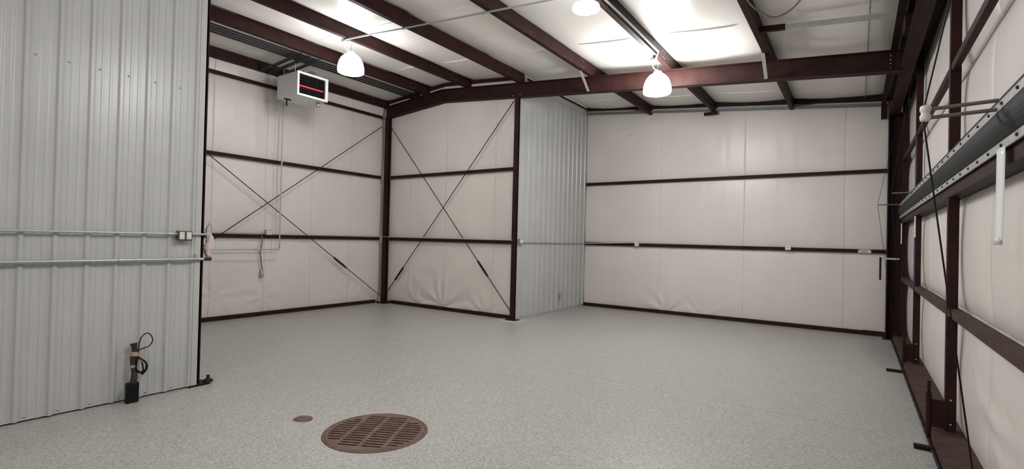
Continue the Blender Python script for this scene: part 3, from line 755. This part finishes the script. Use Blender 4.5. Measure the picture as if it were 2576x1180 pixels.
# ------------------------------------------------------------ unit heater
HX0, HX1, HY0, HY1, HZ0, HZ1 = -9.05, -8.38, 5.20, 5.83, 4.135, 4.565
for k, y in enumerate((5.08, 5.24, 5.44)):
    mb = flat((-9.46, y, zr(-9.46)+.012), (-8.10, y, zr(-8.10)-.022), .042, .005, (0, 1, 0))
    z = zr(-8.8)
    for s in (-1, 1):
        m2 = flat((-9.46, y+s*.02, zr(-9.46)-.006), (-8.10, y+s*.02, zr(-8.10)-.040), .036, .004, (0, 0, 1)); mb.add(m2.v, m2.f)
    nm = ('first of three slotted galvanised struts above the heater, at the partition end', 'middle of the three slotted struts above the heater', 'last of three slotted struts above the heater, at the far end')[k]
    thing(mb, 'hanger_strut', M['strut'], nm, 'strut', 'slotted struts above the heater')
ht = empty('unit_heater', ((HX0+HX1)/2, (HY0+HY1)/2, HZ0), 'light grey box heater with white framed dark grille hung from the roof struts', 'heater')
MB().cbox((HX0, HY0, HZ0), (HX1-.045, HY1, HZ1), b=.008).build('cabinet', M['heater'], ht)
fr = MB(); wf = .035; xf0, xf1 = HX1-.047, HX1
fr.cbox((xf0, HY0-.004, HZ1-wf), (xf1, HY1+.004, HZ1+.004), b=.004); fr.cbox((xf0, HY0-.004, HZ0-.004), (xf1, HY1+.004, HZ0+wf), b=.004)
fr.cbox((xf0, HY0-.004, HZ0+wf-.001), (xf1, HY0+wf, HZ1-wf+.001), b=.003); fr.cbox((xf0, HY1-wf-.02, HZ0+wf-.001), (xf1, HY1+.004, HZ1-wf+.001), b=.003)
fr.build('front_frame', M['white'], ht)
MB().box((HX1-.046, HY0+wf-.001, HZ0+wf-.001), (HX1-.040, HY1-wf-.019, HZ1-wf+.001)).build('grille_back', M['void'], ht)
for k in range(6):
    z = HZ0+.075+.054*k
    if k == 2: continue
    P = [(HX1-.040, z+.012), (HX1-.008, z-.010), (HX1-.006, z-.007), (HX1-.038, z+.015)]
    MB().prism(P, lambda u, v, t: (u, t, v), HY0+wf, HY0+wf+.36).build('louver', M['louver'], ht)
MB().box((HX1-.038, HY0+wf+.36, HZ0+wf), (HX1-.010, HY0+wf+.366, HZ1-wf)).build('grille_divider', M['louver'], ht)
MB().tube([(HX1-.022, HY0+wf+.005, HZ0+.178), (HX1-.022, HY1-wf-.06, HZ0+.178)], .012, 10).build('heating_element', M['red'], ht)
MB().box((HX1-.020, HY1-wf-.028, HZ0+wf+.02), (HX1-.014, HY1-wf-.020, HZ1-wf-.02)).build('red_edge', M['stickerred'], ht)
for (x, y) in ((-8.90, 5.24), (-8.50, 5.22), (-8.50, 5.75), (-8.90, 5.75)):
    MB().tube([(x, y, HZ1-.005), (x, y, zr(x)-.058)], .006, 8).build('hanger_rod', M['galv'], ht)
MB().tube([(-8.72, 5.52, HZ1-.01), (-8.72, 5.52, HZ1+.14)], .010, 8).build('flue_stub', M['darkpipe'], ht)
duct = [(-8.62, 5.74, HZ1-.01), (-8.62, 5.74, HZ1+.05), (-8.65, 5.74, HZ1+.10), (-8.74, 5.73, HZ1+.145), (-8.90, 5.72, HZ1+.155), (-9.20, 5.72, HZ1+.16)]
MB().tube(duct, [.045, .050, .046, .050, .046, .046], 16).build('vent_elbow', M['galv'], ht)
MB().tube([(-8.85, 5.28, HZ0+.002), (-8.85, 5.28, HZ0-.13)], .012, 8).build('drain_valve', M['blackpl'], ht)
MB().tube([(-8.85, 5.23, HZ0-.012), (-8.85, 5.36, HZ0-.012)], .012, 8).build('valve_handle', M['blackpl'], ht)
MB().lathe([(0, 0), (.038, 0), (.038, -.075), (.033, -.08), (0, -.08)], (-8.58, 5.76, HZ0), 20).build('sediment_cup', M['galv'], ht)
MB().lathe([(0, 0), (.008, -.001), (0, -.006)], (-8.66, 5.55, HZ0), 8).build('pilot_light', M['led'], ht)
# pipe from the heater down the wall, then along it
px = XL+.14
conduit([(px, 5.50, HZ0+.03), (px, 5.50, 1.325), (px, 5.485, 1.300), (px, 5.46, 1.290), (px, YN+.1, 1.290)], 'grey pipe dropping from the heater down the wall and turning along it', .0125,
        cpl=[((px, 5.50, 1.30), (px, 5.45, 1.288)), ((px, 5.50, 3.03), (px, 5.50, 2.98)), ((px, 5.50, 1.36), (px, 5.50, 1.31)), ((px, 5.06, 1.29), (px, 5.0, 1.29))], cat='pipe')
# loose cable with connector below the girt outlet
root = empty('hanging_cable', (XL+.02, 5.22, 1.58), 'grey cable hanging below the girt with a plug on its end, on the heater wall', 'cable')
MB().tube([(XL+.012, 5.215, 1.55), (XL+.02, 5.22, 1.42), (XL+.03, 5.20, 1.33), (XL+.03, 5.18, 1.22), (XL+.03, 5.20, 1.10), (XL+.02, 5.225, .95), (XL+.015, 5.24, .90)], .011, 8).build('cord', M['cable'], root)
MB().lathe([(0, 0), (.022, .005), (.036, .03), (.036, .085), (.022, .11), (.03, .14), (.018, .16), (0, .165)], (XL+.01, 5.235, .74), 14).build('plug', M['galv'], root)
# white rag on the column edge
root = empty('hanging_rag', (XW-.0, YN+.11, 1.4), 'crumpled off-white rag hung at the edge of the near ribbed wall', 'rag')
mb = MB(); vs = []; fs = []; NU = 28
prof = [(1.66, .012), (1.62, .022), (1.575, .026), (1.54, .026), (1.50, .036), (1.455, .046), (1.42, .052), (1.40, .034), (1.36, .026), (1.335, .02)]
for i, (z, rr) in enumerate(prof):
    for k in range(NU):
        A = 2*PI*k/NU; q = rr*(1+.75*noise.noise(Vector((math.cos(A)*2.6, math.sin(A)*2.6, z*22))))
        vs.append((XW-.062+q*.42*math.cos(A), YN+.118+q*math.sin(A)+.012*math.sin(z*26), z))
for i in range(len(prof)-1):
    for k in range(NU): fs.append((i*NU+k, i*NU+(k+1) % NU, (i+1)*NU+(k+1) % NU, (i+1)*NU+k))
fs += [tuple(range(NU)), tuple(range(len(vs)-1, len(vs)-NU-1, -1))]
mb.add(vs, fs, True).build('cloth', M['rag'], root)
MB().tube([(XW-.035, YN+.09, 1.655), (XW-.03, YN+.10, 1.69), (XW-.03, YN+.125, 1.69), (XW-.03, YN+.13, 1.64), (XW-.03, YN+.128, 1.60)], .008, 8).build('hook', M['galv'], root)

# loose cable under the roof next to the last purlin
def roofpt(x, y, dz): return (x, y, zr(x)+PH-.03-dz)
thing(MB().tube(smooth([roofpt(-1.07, 5.7, .12), roofpt(-1.02, 6.0, .20), roofpt(-.92, 6.22, .25), roofpt(-.80, 6.32, .27), roofpt(-.66, 6.32, .22), roofpt(-.54, 6.22, .15), roofpt(-.42, 6.05, .06), roofpt(-.33, 5.9, .01)]), .009, 8),
      'roof_cable', M['cable'], 'loose grey cable drooping under the roof beside the last purlin', 'cable')

# ------------------------------------------------------------ floor drain
dr = empty('floor_drain', (GX, GY, 0), 'round rusty cast iron drain grate with four rows of slots in the floor', 'drain grate')
def loop_curve(loops, name, th, z):
    cu = bpy.data.curves.new(name, 'CURVE'); cu.dimensions = '2D'; cu.fill_mode = 'BOTH'; cu.extrude = th/2
    for L in loops:
        s = cu.splines.new('POLY'); s.points.add(len(L)-1); s.use_cyclic_u = True
        for p, q in zip(s.points, L): p.co = (q[0], q[1], 0, 1)
    o = bpy.data.objects.new(name, cu); COL.objects.link(o)
    me = bpy.data.meshes.new_from_object(o.evaluated_get(bpy.context.evaluated_depsgraph_get())); bpy.data.objects.remove(o)
    for v in me.vertices: v.co.z += z - th/2
    return me
ang = math.radians(27.7); dx, dy = (math.cos(ang), math.sin(ang)), (-math.sin(ang), math.cos(ang))
def loc(u, v): return (GX+dx[0]*u+dy[0]*v, GY+dx[1]*u+dy[1]*v)
loops = [[(GX+.395*math.cos(2*PI*k/96), GY+.395*math.sin(2*PI*k/96)) for k in range(96)]]
cols = [(-.375, -.213), (-.188, -.028), (.0, .162), (.19, .352)]
for ci, (u0, u1) in enumerate(cols):
    for k in range(14):
        v = .315-.0466*k
        if ci == 0: v += .0
        R = .368; lim = math.sqrt(max(0, R*R-v*v)); a0, a1 = max(u0, -lim), min(u1, lim)
        if a1-a0 < .075: continue
        h = .0108
        L = [loc(a0+h+h*math.cos(A), v+h*math.sin(A)) for A in [PI/2+PI*i/5 for i in range(6)]] + [loc(a1-h+h*math.cos(A), v+h*math.sin(A)) for A in [-PI/2+PI*i/5 for i in range(6)]]
        loops.append(L)
me = loop_curve(loops, 'slotted_plate', .010, .004); me.materials.append(M['rust'])
o = bpy.data.objects.new('slotted_plate', me); COL.objects.link(o); o.parent = dr; o.matrix_parent_inverse = dr.matrix_basis.inverted()
MB().lathe([(.397, -.05), (.397, .002), (.400, .005), (.412, .005), (.416, .001), (.416, -.05)], (GX, GY, 0), 72).build('rim', M['rust'], dr)
vs = [(-3.925+(.083+.006*math.sin(3*A+1))*math.cos(A)*1.0, 2.575+(.072+.006*math.sin(2*A))*math.sin(A)) for A in [2*PI*k/36 for k in range(36)]]
thing(MB().prism(vs, vert, -.002, .004), 'cleanout_cover', M['rust'], 'small brown oval cleanout cover in the floor beside the drain grate', 'floor cover')

# ------------------------------------------------------------ corded tool standing against the near wall
tx, ty = XW+.10, 1.855
tl = empty('corded_tool', (tx, ty, 0), 'black upright hand tool with taped, coiled cord standing against the near ribbed wall', 'tool')
MB().cbox((tx-.03, ty-.050, .0), (tx+.03, ty+.047, .185), b=.008).build('base_box', M['blackpl'], tl)
MB().tube([(tx, ty+.0, .18), (tx-.004, ty+.012, .215), (tx-.010, ty+.016, .27), (tx-.014, ty+.008, .33), (tx-.02, ty+.008, .40), (tx-.024, ty+.018, .455), (tx-.028, ty+.018, .49)],
          [.024, .026, .024, .021, .026, .022, .020], 14).build('handle', M['maroon'], tl)
MB().tube([(tx-.014, ty+.006, .318), (tx-.016, ty+.006, .343)], .024, 14).build('tape_band', M['tape'], tl)
MB().tube([(tx-.028, ty+.018, .47), (tx-.032, ty+.015, .52), (tx-.034, ty+.013, .54)], [.019, .024, .032], 14).build('flared_top', M['maroon'], tl)
MB().tube([(tx-.023, ty+.018, .425), (tx-.025, ty+.020, .462)], [.033, .031], 14).build('tape_wrap', M['tape'], tl)
MB().tube([(tx-.0, ty+.045, .435), (tx-.0, ty+.062, .395), (tx-.0, ty+.078, .365)], [.013, .017, .014], 10).build('tape_tail', M['tape'], tl)
C = [(ty+.035, .44), (ty+.04, .52), (ty+.055, .585), (ty+.09, .62), (ty+.125, .62), (ty+.148, .585), (ty+.15, .545), (ty+.125, .505), (ty+.09, .49), (ty+.055, .475), (ty+.03, .455)]
MB().tube([(tx-.005+.01*math.sin(i*.2), y, z) for i, (y, z) in enumerate(smooth(C))], .005, 8).build('cord_loop', M['blackpl'], tl)
for (dy_, dz, ox) in ((0, 0, 0), (-.02, .012, .012)):
    C = [(ty+.035, .41), (ty+.025, .34), (ty+.03, .29), (ty+.06, .262), (ty+.09, .258), (ty+.11, .29), (ty+.112, .33), (ty+.09, .37), (ty+.06, .40)]
    MB().tube([(tx+.004+ox, y+dy_*(q/48), z+dz) for q, (y, z) in enumerate(smooth(C))], .0055, 8).build('cord_coil', M['blackpl'], tl)
MB().tube([(tx, ty+.062, .40), (tx, ty+.078, .33), (tx, ty+.085, .275)], .0065, 8).build('cord_tail', M['blackpl'], tl)
MB().tube([(tx, ty+.083, .28), (tx, ty+.078, .245)], .012, 8).build('plug', M['blackpl'], tl)
MB().tube([(tx, ty+.078, .246), (tx, ty+.077, .225)], .006, 6).build('plug_prongs', M['galv'], tl)
